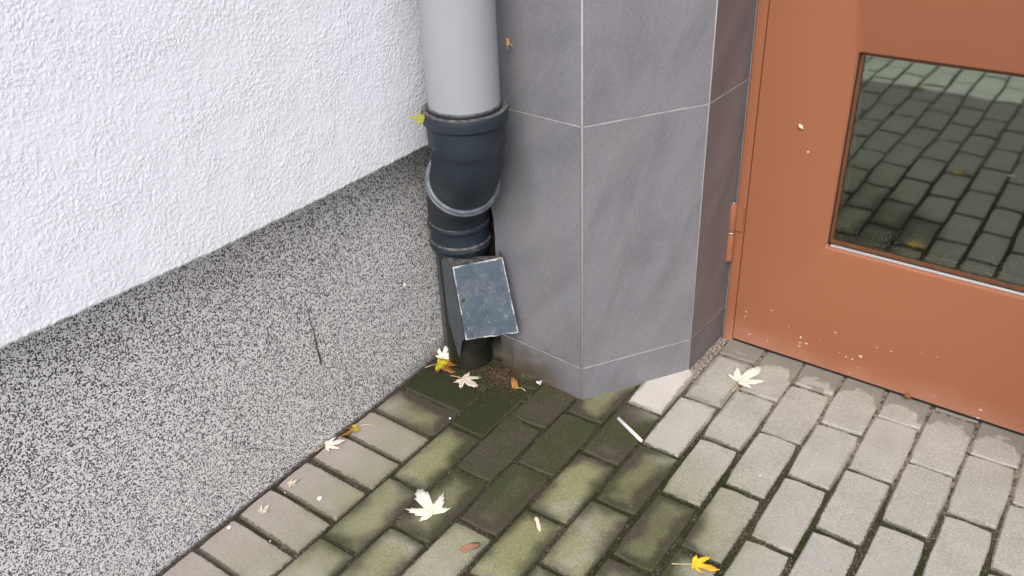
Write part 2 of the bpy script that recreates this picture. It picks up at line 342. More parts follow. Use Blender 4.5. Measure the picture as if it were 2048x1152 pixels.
MT = dict(brick=mat_brick(), bed=mat_bed(), plaster=mat_plaster(), plinth=mat_plinth(), tile=mat_tile(), door=mat_door(), glass=mat_glass(),
    dark=mat_pipe_dark(), grey=mat_pipe_grey(), panel=mat_panel(),
    grout=mat_simple('grout', (.33, .33, .335), (.58, .58, .59), 22, .85, .0006),
    trim=mat_simple('corner_trim', (.52, .53, .56), (.60, .61, .64), 50, .45),
    mortar=mat_simple('rough_mortar', (.05, .045, .038), (.13, .12, .10), 30, .95, .004),
    seal=mat_simple('black_seal', (.012, .012, .013), (.02, .02, .021), 40, .6),
    alu=mat_simple('aluminium_spacer', (.55, .57, .6), (.66, .68, .7), 300, .35, metal=.6),
    silicone=mat_simple('grey_silicone', (.27, .28, .30), (.36, .37, .39), 40, .5),
    bead=mat_simple('brown_bead', (.10, .040, .018), (.13, .052, .024), 40, .45),
    brass=mat_simple('brass_washer', (.42, .36, .25), (.5, .44, .33), 90, .4, metal=.7),
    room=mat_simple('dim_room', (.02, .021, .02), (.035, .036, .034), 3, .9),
    rust=mat_simple('rusty_screw', (.05, .035, .03), (.12, .075, .05), 200, .6),
    mud=mat_simple('wet_pipe', (.007, .008, .005), (.020, .019, .012), 30, .55, .002),
    moss=mat_simple('moss', (.020, .030, .006), (.050, .062, .014), 25, .95),
    gravel=mat_simple('gravel', (.12, .10, .085), (.42, .38, .33), 90, .85),
    debris=mat_simple('leaf_litter', (.035, .022, .014), (.11, .065, .04), 120, .9),
    slate=mat_simple('dirty_slate_paint', (.046, .062, .082), (.085, .095, .104), 28, .5, .0012),
    ring=mat_simple('worn_rim', (.085, .10, .125), (.16, .18, .215), 60, .4, .0006),
    twig=mat_simple('twig_bark', (.035, .028, .022), (.09, .07, .055), 150, .85),
    white=mat_simple('white_paper', (.60, .60, .60), (.74, .74, .73), 60, .55),
    bone=mat_simple('pale_husk', (.56, .47, .37), (.70, .62, .52), 120, .6),
    stem=mat_simple('leaf_stem', (.50, .40, .18), (.62, .52, .26), 100, .55),
    l_pale=mat_leaf('leaf_pale', (.70, .72, .60), (.71, .71, .64), (.52, .54, .36)),
    l_cream=mat_leaf('leaf_cream', (.64, .58, .50), (.62, .55, .47), (.45, .36, .25)),
    l_white=mat_leaf('leaf_white', (.76, .74, .66), (.70, .68, .62), (.58, .5, .3)),
    l_yellow=mat_leaf('leaf_yellow', (.78, .50, .02), (.66, .30, .03), (.70, .55, .10)),
    l_mixed=mat_leaf('leaf_yellow_brown', (.55, .50, .02), (.24, .085, .025), (.40, .35, .05), k=.35),
    l_curl=mat_leaf('leaf_olive_brown', (.40, .34, .04), (.20, .09, .025), (.45, .36, .10), k=.5),
    l_green=mat_leaf('leaf_green', (.24, .25, .015), (.26, .20, .02), (.36, .36, .08)),
    l_dull=mat_leaf('leaf_dull_brown', (.30, .16, .10), (.22, .12, .075), (.32, .2, .13)),
    l_brown=mat_leaf('leaf_brown', (.42, .20, .06), (.30, .12, .045), (.45, .25, .1)))

# ------------------------------------------------------------------ mesh helpers
def mesh(name, vs_, fs, smooth=False):
    m = bpy.data.meshes.new(name); m.from_pydata([tuple(v) for v in vs_], [], fs); m.validate(); m.update()
    if smooth: m.polygons.foreach_set('use_smooth', [True] * len(m.polygons))
    return m
def link(name, me, mat=None, parent=None, loc=None):
    o = bpy.data.objects.new(name, me); COL.objects.link(o)
    if mat is not None and me is not None and not me.materials: me.materials.append(mat)
    if loc is not None: o.location = loc
    if parent is not None: o.parent = parent
    return o
def tag(o, label=None, cat=None, group=None, kind=None):
    if label: o['label'] = label
    if cat: o['category'] = cat
    if group: o['group'] = group
    if kind: o['kind'] = kind
    return o
def recalc(me):
    bm = bmesh.new(); bm.from_mesh(me); bmesh.ops.recalc_face_normals(bm, faces=bm.faces); bm.to_mesh(me); bm.free(); return me
def box(x0, x1, y0, y1, z0, z1, bev=0., name='box'):
    bm = bmesh.new(); bmesh.ops.create_cube(bm, size=1)
    for v in bm.verts: v.co = Vector(((x0 + x1) / 2 + v.co.x * (x1 - x0), (y0 + y1) / 2 + v.co.y * (y1 - y0), (z0 + z1) / 2 + v.co.z * (z1 - z0)))
    if bev: bmesh.ops.bevel(bm, geom=bm.edges[:], offset=bev, segments=2, affect='EDGES', profile=.6)
    me = bpy.data.meshes.new(name); bm.to_mesh(me); bm.free(); return me
def prism(plan, z0, z1, bev=0., name='prism'):
    """closed upright prism over plan points"""
    n = len(plan); vs_ = [(x, y, z0) for x, y in plan] + [(x, y, z1) for x, y in plan]
    fs = [list(range(n))[::-1], list(range(n, 2 * n))] + [[i, (i + 1) % n, n + (i + 1) % n, n + i] for i in range(n)]
    me = recalc(mesh(name, vs_, fs))
    if bev:
        bm = bmesh.new(); bm.from_mesh(me); bmesh.ops.bevel(bm, geom=bm.edges[:], offset=bev, segments=1, affect='EDGES'); bm.to_mesh(me); bm.free()
    return me
def tube(pts, rad, seg=12, caps=True, name='tube', up=Vector((0.123, .45, 1))):
    vs_ = []; fs = []; P = [Vector(q) for q in pts]; n = len(P)
    nprev = None
    for i in range(n):
        d = (P[min(i + 1, n - 1)] - P[max(i - 1, 0)]).normalized()
        if nprev is None:
            a = up.cross(d)
            if a.length < .1: a = Vector((1, 0, 0)).cross(d)
            a.normalize()
        else:
            a = (nprev - d * nprev.dot(d)).normalized()
        nprev = a; b = d.cross(a); rr = rad[i] if isinstance(rad, (list, tuple)) else rad
        for k in range(seg):
            t_ = 2 * pi * k / seg; vs_.append(P[i] + (a * cos(t_) + b * sin(t_)) * rr)
    for i in range(n - 1):
        for k in range(seg):
            fs.append([i * seg + k, i * seg + (k + 1) % seg, (i + 1) * seg + (k + 1) % seg, (i + 1) * seg + k])
    if caps: fs += [list(range(seg))[::-1], [(n - 1) * seg + k for k in range(seg)]]
    return recalc(mesh(name, vs_, fs, True))
def autosmooth(o, ang=35):
    me = o.data; me.polygons.foreach_set('use_smooth', [True] * len(me.polygons))
    try: me.set_sharp_from_angle(angle=R(ang))
    except Exception: pass
    return o

# ------------------------------------------------------------------ pavement
bed = link('pavement', mesh('pavement', [(-40, -60, -.0065), (60, -60, -.0065), (60, 40, -.0065), (-40, 40, -.0065)], [[0, 1, 2, 3]]), MT['bed'])
tag(bed, kind='structure')
PX = .105; PY = .21205
OFF = {1: -.24582, 2: -.35489, 3: -.26328, 4: -.36476, 5: -.26476, 6: -.37907, 7: -.28372, 8: -.18080, 9: -.08526, 10: .00921, 11: .10804}
def off(c):
    if c in OFF: return OFF[c]
    return (OFF[11] if c % 2 else OFF[10]) - .0045 * (c - 10)
def brick_mesh(hx, hy, seed, wear=1.):
    rg = random.Random(seed); h = .0
    pts = []
    cr = .0045
    def side(a, b, n):
        for i in range(n):
            t_ = i / n; pts.append((a[0] + (b[0] - a[0]) * t_ , a[1] + (b[1] - a[1]) * t_))
    side((-hx + cr, -hy), (hx - cr, -hy), 3); side((hx, -hy + cr), (hx, hy - cr), 5); side((hx - cr, hy), (-hx + cr, hy), 3); side((-hx, hy - cr), (-hx, -hy + cr), 5)
    pts = [(x + rg.uniform(-.0009, .0009) * wear, y + rg.uniform(-.0009, .0009) * wear) for x, y in pts]
    n = len(pts)
    ins = [(x * (1 - .0034 / hx) + rg.uniform(-.0008, .0008), y * (1 - .0034 / hy) + rg.uniform(-.0008, .0008)) for x, y in pts]
    vs_ = [(x, y, -.06) for x, y in pts] + [(x, y, -.0034) for x, y in pts] + [(x, y, 0) for x, y in ins]
    fs = [[i, (i + 1) % n, n + (i + 1) % n, n + i] for i in range(n)] + [[n + i, n + (i + 1) % n, 2 * n + (i + 1) % n, 2 * n + i] for i in range(n)] + [list(range(2 * n, 3 * n))]
    me = mesh('paving_brick', vs_, fs); me.materials.append(MT['brick']); return me
BV = [brick_mesh(.0494, .1022, s) for s in range(7)]
BW = [brick_mesh(.0462, .1004, s + 20) for s in range(5)]      # narrower, for the wide mossy joints
slots = []   # (x, y, rotz, narrow, header)
for c in range(1, 28):
    for n in range(-18, 6):
        yc = off(c) + PY * (n + .5); xc = PX * (c + .5)
        if yc > .60 or yc < -3.45: continue
        if c <= 4 and yc > .33: continue
        slots.append((xc, yc, 0, .6 < xc < 1.5 and -.9 < yc < .06 and random.random() < .85, False))
y0 = -.202
for n in range(-32, 3):
    slots.append((.0085, y0 + .1075 * (n + .5), pi / 2, False, True))
def seen(s):
    v = Vector((s[0], s[1], 0)) - Vector((1.2409, -1.4455, 1.3959)); z = v.dot(f)
    if z < .1: return 9
    px = 1024 + 1747 * v.dot(r) / z; py = 576 - 1747 * v.dot(u) / z
    if -80 < px < 2130 and py < 1260: return 0
    if -.1 < s[0] < 1.35 and -2.4 < s[1]: return 1
    return 2 + v.length
slots.sort(key=seen)
ATTR = {}   # hand-set looks of single bricks: (course, n) -> dict
def key(x, y):
    c = int(round(x / PX - .5)); return (c, int(round((y - off(c)) / PY - .5)))
LOOK = {(4, 2): dict(pale=1., damp=-1., moss=-1.), (4, 1): dict(damp=-.05), (4, 0): dict(damp=-.42, moss=.3), (5, 0): dict(damp=-.22, moss=.1), (5, 1): dict(damp=-.8, moss=-.7, pale=.3),
        (3, 1): dict(damp=-.3, moss=.6), (1, -1): dict(damp=-.25), (6, 1): dict(damp=-.6, moss=-.25), (6, 0): dict(damp=.0), (5, -1): dict(damp=-.3, moss=-.1), (4, -1): dict(damp=-.25, moss=.2),
        (3, -2): dict(damp=-.4, moss=-.25), (2, 1): dict(moss=-.6, damp=.1), (2, 0): dict(moss=-.5, damp=.15), (1, 0): dict(lush=1., damp=.2), (1, 1): dict(lush=.8), (3, 0): dict(damp=.1), (3, -1): dict(damp=.12)}
joined_v = []; joined_f = []
nb = 0
for i, (x, y, rz, narrow, header) in enumerate(slots):
    jx, jy, jr = random.uniform(-.0012, .0012), random.uniform(-.0016, .0016), random.uniform(-.006, .006)
    tz = random.uniform(-.0016, .0012)
    if nb < 300:
        me = (BW if narrow else BV)[i % (5 if narrow else 7)]
        b = link('paving_brick', me, None, bed, (x + jx, y + jy, tz + .0065 - .0065))
        b.rotation_euler = (random.uniform(-.006, .006), random.uniform(-.008, .008), rz + jr)
        for k in ('damp', 'moss', 'pale', 'warm', 'lush'): b[k] = 0.
        if header:
            b.scale = (1, .944, 1)
            b['warm'] = .9; b['moss'] = -.22; b['damp'] = -.12
            if y > -.21: b['lush'] = 1.; b['damp'] = .3; b['moss'] = 0.
            elif y > -.32: b['damp'] = .12; b['moss'] = -.1
            else: b['damp'] = -.38
        else:
            for k, v in LOOK.get(key(x, y), {}).items(): b[k] = float(v)
        nb += 1
    else:
        base = len(joined_v); src = BV[i % 7]
        ca, sa = cos(rz + jr), sin(rz + jr)
        joined_v += [(x + v.co.x * ca - v.co.y * sa, y + v.co.x * sa + v.co.y * ca, v.co.z + tz) for v in src.vertices]
        joined_f += [[base + q for q in p_.vertices] for p_ in src.polygons]
if joined_v:
    o = link('paving_bricks_beyond', mesh('paving_bricks_beyond', joined_v, joined_f), MT['brick'], bed); tag(o, kind='stuff')
    for k in ('damp', 'moss', 'pale', 'warm', 'lush'): o[k] = 0.

# moss growing in the joints: fuzz of tiny blades
mv = []; mf = []
def blade(x, y, z, h, w, lean):
    a = random.uniform(0, 2 * pi); b_ = len(mv); l = random.uniform(-lean, lean); l2 = random.uniform(-lean, lean)
    mv.extend([(x - cos(a) * w, y - sin(a) * w, z), (x + cos(a) * w, y + sin(a) * w, z), (x + l, y + l2, z + h)]); mf.append([b_, b_ + 1, b_ + 2])
def mossd(x, y):
    n_ = noise.noise((x * 5, y * 5, 3.1)) + .5 * noise.noise((x * 23, y * 23, 1.1))
    k = .0
    if x > .55: k = .85 - max(0, (y - (-.05)) / .18) - max(0, (x - 1.05) / .35)
    else: k = .55 - max(0, (y - .0) / .1) - max(0, (-.72 - y) / .2)
    return k + n_ * .75
for c in range(1, 15):
    for k in range(2600):
        x = PX * c + random.gauss(0, .0050); y = random.uniform(-1.0, .40)
        if random.random() < mossd(x, y): blade(x, y, -.006, random.uniform(.003, .0085), random.uniform(.0006, .0014), .003)
for c in range(1, 15):
    for n in range(-5, 4):
        yj = off(c) + PY * n
        if yj > .35: continue
        for k in range(170):
            x = PX * c + random.uniform(0, PX); y = yj + random.gauss(0, .0032)
            if random.random() < mossd(x, y): blade(x, y, -.006, random.uniform(.003, .008), random.uniform(.0006, .0014), .003)
for k in range(1500):   # cushion by the pipe foot and pillar foot
    t_ = random.random()
    if random.random() < .5: x, y = .06 + t_ * .27 + random.gauss(0, .006), .02 - .017 * t_ - abs(random.gauss(0, .008))
    else: x, y = .335 + t_ * .1 + random.gauss(0, .006), .005 + t_ * .15 - abs(random.gauss(0, .012))
    blade(x, y, -.004, random.uniform(.002, .006), .001, .003)
tag(link('joint_moss', mesh('joint_moss', mv, mf), MT['moss']), 'dark green moss growing in the joints of the paving', 'moss', kind='stuff')

# grit between pillar and paving, crumbs in joints and litter by the outlet
def grit(name, spots, mat, label, cat):
    vs_ = []; fs = []
    t6 = [(1, 0, 0), (-1, 0, 0), (0, 1, 0), (0, -1, 0), (0, 0, 1), (0, 0, -1)]; ff = [(0, 2, 4), (2, 1, 4), (1, 3, 4), (3, 0, 4), (2, 0, 5), (1, 2, 5), (3, 1, 5), (0, 3, 5)]
    for (x, y, z, s_) in spots:
        b_ = len(vs_); rot = Matrix.Rotation(random.uniform(0, 6), 3, 'Z') @ Matrix.Rotation(random.uniform(0, 3), 3, 'X')
        for q in t6: vs_.append(Vector((x, y, z)) + rot @ Vector(q) * s_ * random.uniform(.6, 1.15))
        fs += [[b_ + i for i in q] for q in ff]
    tag(link(name, mesh(name, vs_, fs), mat), label, cat, kind='stuff')
sp = []
for k in range(1300): sp.append((random.uniform(.497, .5255), random.uniform(.235, .45), random.uniform(-.006, .001), random.choice((.0012, .0018, .0022, .003))))
grit('gravel', sp, MT['gravel'], 'strip of fine brown gravel along the foot of the pillar', 'gravel')
sp = []
for k in range(1700):
    a = random.uniform(0, 2 * pi); rr = abs(random.gauss(0, .06)); x, y = .10 + cos(a) * rr * 1.3, -.03 + sin(a) * rr * .7
    if y > .015: continue
    sp.append((x, y, random.uniform(0, .002), random.choice((.001, .0014, .002, .0028))))
for k in range(500): sp.append((-.093 + abs(random.gauss(0, .006)), random.uniform(-1., .0), random.uniform(-.005, .001), random.choice((.001, .0015, .002))))
for k in range(350):
    t_ = random.random(); sp.append((.08 + .25 * t_ + random.gauss(0, .004), .018 - .016 * t_ - abs(random.gauss(0, .006)), .001, random.choice((.001, .0015, .002))))
grit('leaf_litter', sp, MT['debris'], 'brown crumbled leaf litter in the corner under the downpipe', 'litter')
sp = []
for k in range(900):
    c = random.randint(1, 14)
    x, y = PX * c + random.gauss(0, .003), random.uniform(-1., .4); sp.append((x, y, -.005 + random.uniform(0, .004), random.choice((.0008, .0011, .0016))))
grit('joint_sand', sp, MT['gravel'], 'loose sand grains in the joints of the paving', 'sand')

# ------------------------------------------------------------------ building wall with plinth
wall = tag(link('building_wall', None, None, None, (-.095, -.5, 0)), 'white textured plaster wall above a speckled grey plinth, left of the downpipe', 'wall', kind='thing')
def child(name, me, mat, parent): 
    o = link(name, me, mat, parent); o.matrix_parent_inverse = parent.matrix_world.inverted() if parent.parent is None else Matrix(); return o
bpy.context.view_layer.update()
# plaster: face at x = WX with a slightly rough lower arris
WX = -.018
ctrl = [(-9.2, .70), (-1.9, .690), (-1.0587, .6673), (-.6738, .6480), (-.36, .6425), (-.09, .6408), (.30, .6408)]
def edge_z(y):
    for (a, za), (b, zb) in zip(ctrl, ctrl[1:]):
        if a <= y <= b: return za + (zb - za) * (y - a) / (b - a)
    return .62
ys = [-9.2 + i * .15 for i in range(0, 52)]; y = ys[-1]
while y < .295: y += .004; ys.append(y)
vs_ = []; fs = []; n = len(ys)
for y in ys:
    j = noise.noise((y * 140, 0, 0)) * .0030 + noise.noise((y * 40, 5, 0)) * .0024
    z = edge_z(y) + j; jx = noise.noise((y * 120, 9, 0)) * .0012
    vs_ += [(WX - .6, y, z), (WX - .004 + jx, y, z), (WX + jx * .5, y, z + .005), (WX, y, z + .012), (WX, y, 3.2), (WX - .6, y, 3.2)]
for i in range(n - 1):
    for k in range(5): fs.append([i * 6 + k, i * 6 + k + 1, (i + 1) * 6 + k + 1, (i + 1) * 6 + k])
child('plaster_render', recalc(mesh('plaster_render', vs_, fs)), MT['plaster'], wall)
# plinth, its front edge crumbling where the pipe enters
vs_ = []; fs = []
zz = [-.1 + i * .02 for i in range(0, 38)]
ysp = [-9.2, -2.5, -1.5, -1., -.5, -.2, -.08, -.05]
def plinth_end(z):
    k = .012 if z < .28 else max(-.016, .012 - (z - .28) * .35)
    if z > .40: k = min(.06, k + (z - .40) * 1.2)
    return k + noise.noise((z * 60, 3, 0)) * .004
for z in zz:
    e_ = plinth_end(z)
    foot = .0015 + noise.noise((z * 30, 1, 0)) * .001
    row = [(-.095, y, z) for y in ysp] + [(-.095, e_ - .022, z), (-.0965, e_ - .010, z), (-.102, e_ - .002, z), (-.112, e_ + .002, z), (-.16, e_ + .02, z), (-.16, .3, z)]
    vs_ += row
m_ = len(row)
for i in range(len(zz) - 1):
    for k in range(m_ - 1): fs.append([i * m_ + k, i * m_ + k + 1, (i + 1) * m_ + k + 1, (i + 1) * m_ + k])
o = child('plinth', recalc(mesh('plinth', vs_, fs)), MT['plinth'], wall)
# unseen lintel over the door; unseen right wall set forward to shade the pillar
child('shade_wall', box(1.60, 4.2, -.02, .75, -.05, 3.2), MT['plaster'], wall)
child('lintel', box(-.09, 1.599, .475, .75, 2.12, 3.2), MT['plaster'], wall)

# ------------------------------------------------------------------ tiled pillar
pil = tag(link('tiled_pillar', None, None, None, (.3, .3, 0)), 'dark grey stone-tiled pillar with pale joints between downpipe and brown door', 'pillar', kind='thing')
bpy.context.view_layer.update()
A0 = Vector((.07, .0205)); A1 = Vector((.3300, .005)); B1 = Vector((.4965, .258)); C1 = Vector((.5045, .455))
AX = A0 + (A0 - A1) * (.12 / .26)
def slab(p, q, z0, z1, gap0=.0, gap1=.0, th=.009):
    d = (q - p).normalized(); nrm = Vector((d.y, -d.x)); a = p + d * gap0; b = q - d * gap1
    return prism([tuple(a), tuple(b), tuple(b - nrm * th), tuple(a - nrm * th)], z0, z1, .0008)
ZT = [(-.02, .0952), (.0976, .7193), (.7217, 1.3450), (1.348, 1.972), (1.975, 3.2)]
for i, (z0, z1) in enumerate(ZT):
    if i == 0:
        child('tile', slab(A0, A0 + (A1 - A0) * .1725, z0, z1 - .002), MT['tile'], pil)
        child('tile', slab(A0 + (A1 - A0) * .176, A1, z0, z1, 0, .0035), MT['tile'], pil)
    elif i == 1:
        # tile beside the pipe niche, left edge cut roughly
        nz = 22; d = (A1 - A0).normalized(); nr = Vector((d.y, -d.x)); vs_ = []; fs = []
        b = A1 - d * .0035
        for k in range(nz + 1):
            z = z0 + (z1 - z0) * k / nz; a = A0 + d * (noise.noise((z * 40, 2, 7)) * .006 - (.0 if z < .46 else min(.1, (z - .46) * 1.5)))
            vs_ += [(*a, z), (*b, z), (*(b - nr * .009), z), (*(a - nr * .009), z)]
        for k in range(nz):
            for q in range(4): fs.append([k * 4 + q, k * 4 + (q + 1) % 4, k * 4 + 4 + (q + 1) % 4, k * 4 + 4 + q])
        fs += [[3, 2, 1, 0], [nz * 4 + q for q in range(4)]]
        child('tile', recalc(mesh('tile', vs_, fs)), MT['tile'], pil)
    else:
        child('tile', slab(AX, A1, z0, z1, 0, .0035), MT['tile'], pil)
    child('tile', slab(A1, B1, z0, z1, .0035, .0018), MT['tile'], pil)
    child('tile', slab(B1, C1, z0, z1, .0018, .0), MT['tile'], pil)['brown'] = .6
# core behind the tiles carries the grout
def inset(p, q, dist):
    d = (q - p).normalized(); nrm = Vector((d.y, -d.x)); return p - nrm * dist, q - nrm * dist
g = .0014
child('grout', prism([(A0.x + .002, A0.y + g), (A1.x - .0006, A1.y + g), (B1.x - g, B1.y + .0006), (C1.x - g, C1.y - .001), (.3, .455), (A0.x + .002, .2)], -.03, .46), MT['grout'], pil)
child('grout', prism([(AX.x + .002, AX.y + g), (A1.x - .0006, A1.y + g), (B1.x - g, B1.y + .0006), (C1.x - g, C1.y - .001), (.3, .455), (AX.x + .002, .2)], .4615, 3.19), MT['grout'], pil)
child('corner_trim', tube([(A1.x - .0002, A1.y + .0016, -.02), (A1.x - .0002, A1.y + .0016, 3.19)], .0028, 8), MT['trim'], pil)
child('corner_trim', tube([(B1.x - .0012, B1.y, -.02), (B1.x - .0012, B1.y, 3.19)], .0017, 8), MT['trim'], pil)
# rough mortar at the back of the niche
vs_ = []; fs = []
for i in range(24):
    z = -.05 + i * .033
    for k in range(14):
        x = -.16 + k * .02; vs_.append((x, .085 + noise.noise((x * 40, z * 40, 2)) * .012, z))
for i in range(23):
    for k in range(13): fs.append([i * 14 + k, i * 14 + k + 1, (i + 1) * 14 + k + 1, (i + 1) * 14 + k])
child('mortar', mesh('mortar', vs_, fs), MT['mortar'], pil)

# ------------------------------------------------------------------ door
door = tag(link('metal_door', None, None, None, (.53, .44, .01)), 'orange-brown painted metal door with a rectangular window and barrel hinge', 'door', kind='thing')
bpy.context.view_layer.update()
def rrect(x0, x1, z0, z1, rad, seg=6):
    out = []
    for (cx, cz, a0) in ((x1 - rad, z0 + rad, -90), (x1 - rad, z1 - rad, 0), (x0 + rad, z1 - rad, 90), (x0 + rad, z0 + rad, 180)):
        for k in range(seg + 1):
            a = R(a0 + 90 * k / seg); out.append((cx + cos(a) * rad, cz + sin(a) * rad))
    return out
DX0, DX1, DZ0, DZ1 = .5358, 1.52, .008, 2.09
WX0, WX1, WZ0, WZ1 = .7405, 1.315, .350, .8175
DY = .4395
rings = []
def ring(pts, y): rings.append([(x, y, z) for x, z in pts])
seg = 6
outer = rrect(DX0, DX1, DZ0, DZ1, .0015, seg)
ring(outer, DY + .042); ring(outer, DY + .0035)
ring(rrect(DX0 + .0025, DX1 - .0025, DZ0 + .0025, DZ1 - .0025, .0015, seg), DY)
ring(rrect(WX0 - .0065, WX1 + .0065, WZ0 - .0085, WZ1 + .0065, .013, seg), DY)
ring(rrect(WX0 - .003, WX1 + .003, WZ0 - .004, WZ1 + .003, .011, seg), DY + .0015)
ring(rrect(WX0, WX1, WZ0, WZ1, .009, seg), DY + .0065)
ring(rrect(WX0, WX1, WZ0, WZ1, .009, seg), DY + .0135)
vs_ = [v for rg_ in rings for v in rg_]; n = len(rings[0]); fs = []
for i in range(len(rings) - 1):
    for k in range(n): fs.append([i * n + k, i * n + (k + 1) % n, (i + 1) * n + (k + 1) % n, (i + 1) * n + k])
leaf_o = child('door_leaf', recalc(mesh('door_leaf', vs_, fs)), MT['door'], door); autosmooth(leaf_o, 30)
def frame_ring(name, x0, x1, z0, z1, wx, wz0, wz1, y0_, y1_, mat, rad=.006):
    a = rrect(x0, x1, z0, z1, rad, 4); b = rrect(x0 + wx, x1 - wx, z0 + wz0, z1 - wz1, max(.002, rad - .003), 4); n = len(a)
    vs_ = [(x, y0_, z) for x, z in a] + [(x, y0_, z) for x, z in b] + [(x, y1_, z) for x, z in b] + [(x, y1_, z) for x, z in a]
    fs = []
    for s_ in range(4):
        for k in range(n): fs.append([s_ * n + k, s_ * n + (k + 1) % n, ((s_ + 1) % 4) * n + (k + 1) % n, ((s_ + 1) % 4) * n + k])
    return child(name, recalc(mesh(name, vs_, fs)), mat, door)
frame_ring('glazing_seal', WX0 - .004, WX1 + .004, WZ0 - .004, WZ1 + .004, .0065, .0105, .0065, DY + .0138, DY + .020, MT['seal'])
frame_ring('glazing_bead', WX0 + .0027, WX1 - .0027, WZ0 + .0068, WZ1 - .0027, .0070, .0085, .0050, DY + .0150, DY + .0202, MT['bead'])
pane = child('window_pane', box(WX0 - .003, WX1 + .003, DY + .0205, DY + .0245, WZ0 - .003, WZ1 + .003), MT['glass'], door)
# insulating-glass spacer (dotted strip) and inner bead seen through the pane edge
spc = frame_ring('spacer_bar', WX0 - .002, WX1 + .002, WZ0 - .002, WZ1 + .002, .0085, .0125, .0085, DY + .026, DY + .0378, MT['alu'])
frame_ring('inner_bead', WX0 - .002, WX1 + .002, WZ0 - .002, WZ1 + .002, .0150, .0225, .013, DY + .039, DY + .052, MT['bead'])
child('drip_strip', box(WX0 + .008, WX1 - .008, DY + .0072, DY + .0130, WZ0 + .0005, WZ0 + .0060, .0012), MT['alu'], door)
child('strip_gasket', box(WX0 + .006, WX1 - .006, DY + .0132, DY + .0138, WZ0 + .001, WZ0 + .0075), MT['seal'], door)  # black seal line behind the drip strip
# frame profile beside the leaf: rounded bar, grey sealant, sill lip below the leaf
child('frame_profile', prism([(.5085, .452), (.5095, .4425), (.513, .4395), (.524, .4392), (.532, .4400), (.5347, .443), (.5347, .478), (.5085, .478)], -.01, 2.118), MT['door'], door)
child('sealant', prism([(.5035, .450), (.5055, .4470), (.5085, .4455), (.5092, .452), (.5045, .4565)], -.008, 2.118), MT['silicone'], door)
child('bottom_lip', box(DX0 + .001, DX1 - .001, DY + .004, DY + .040, .0015, DZ0 - .0005), MT['seal'], door)
# hinge: two painted barrels with a washer between, hung on the frame
hx, hy = .5065, .4300
hin = child('hinge', tube([(hx, hy, .2480), (hx, hy, .2495), (hx, hy, .3245), (hx, hy, .3260)], [.0082, .0095, .0095, .0088], 20), MT['door'], door); autosmooth(hin)
def sub(name, me, mat, parent):
    o = link(name, me, mat, parent); o.matrix_parent_inverse = door.matrix_world.inverted() if parent == door else (parent.matrix_basis.inverted() if False else Matrix()); return o
for nm, me, mt in (('hinge_barrel', tube([(hx, hy, .3315), (hx, hy, .3330), (hx, hy, .4070), (hx, hy, .4090), (hx, hy, .4095)], [.0088, .0095, .0095, .0080, .004], 20), MT['door']),
                   ('washer', tube([(hx, hy, .3262), (hx, hy, .3313)], .0090, 20), MT['brass']),
                   ('hinge_tab', box(hx + .002, .533, hy + .004, hy + .0088, .335, .402, .001), MT['door']),
                   ('hinge_pin', tube([(hx, hy, .4096), (hx, hy, .4125)], .0035, 10), MT['silicone'])):
    sub(nm, me, mt, hin)
# dim room behind the window
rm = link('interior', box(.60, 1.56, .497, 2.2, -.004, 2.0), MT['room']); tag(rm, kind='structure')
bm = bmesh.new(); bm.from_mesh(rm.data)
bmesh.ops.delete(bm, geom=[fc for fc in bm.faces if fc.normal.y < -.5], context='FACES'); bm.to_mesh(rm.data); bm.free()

# ------------------------------------------------------------------ downpipe
dp = tag(link('downpipe', None, None, None, (.118, -.113, 0)), 'grey plastic downpipe with dark offset elbow and boxed outlet in the corner', 'downpipe')
bpy.context.view_layer.update()
P1 = Vector((.118, -.113)); P2 = Vector((-.018, -.004)); H = (P2 - P1); Ltot = H.length; H.normalize()
autosmooth(child('pipe', tube([(P1.x, P1.y, z) for z in (.715, .7152, 3.15)], [.0715, .0750, .0750], 64), MT['grey'], dp))
child('pipe_lip', tube([(P1.x, P1.y, .7655), (P1.x, P1.y, .7735), (P1.x, P1.y, .7750)], [.0800, .0785, .0760], 64), MT['dark'], dp)
# offset path
RB = .13; Z0 = .700; straight = (Ltot - .5858 * RB) / .70711
path = []
def P3(h, z): return Vector((P1.x + H.x * h, P1.y + H.y * h, z))
def path_at(s):
    a1 = RB * pi / 4
    if s < 0: return P3(0, Z0 - s)
    if s < a1: th = s / RB; return P3(RB * (1 - cos(th)), Z0 - RB * sin(th))
    h1, z1 = RB * .29289, Z0 - RB * .70711
    if s < a1 + straight: q = s - a1; return P3(h1 + q * .70711, z1 - q * .70711)
    h2, z2 = h1 + straight * .70711, z1 - straight * .70711
    if s < 2 * a1 + straight:
        th = pi / 4 - (s - a1 - straight) / RB; return P3(Ltot - RB * (1 - cos(th)), z2 - RB * (sin(pi / 4) - sin(th)))
    return P3(Ltot, z2 - RB * .70711 - (s - 2 * a1 - straight))
def sweep(name, prof, mat, parent=dp, seg=56):
    ss_ = []
    for (s0, r0), (s1, r1) in zip(prof, prof[1:]):
        k = max(1, int(abs(s1 - s0) / .008))
        for i in range(k): ss_.append((s0 + (s1 - s0) * i / k, r0 + (r1 - r0) * i / k))
    ss_.append(prof[-1])
    o = child(name, tube([path_at(s) for s, _ in ss_], [q for _, q in ss_], seg, False, up=Vector((H.y, -H.x, 0)).cross(Vector((0, 0, 1)))), mat, parent); autosmooth(o, 28); return o
a1 = RB * pi / 4
mid = a1 + straight * .52
sweep('collar', [(-.0655, .0785), (-.0665, .0840), (-.0650, .0895), (-.0610, .0912), (-.0500, .0915), (-.0390, .0905), (-.0355, .0875), (-.0345, .0820)], MT['dark'])
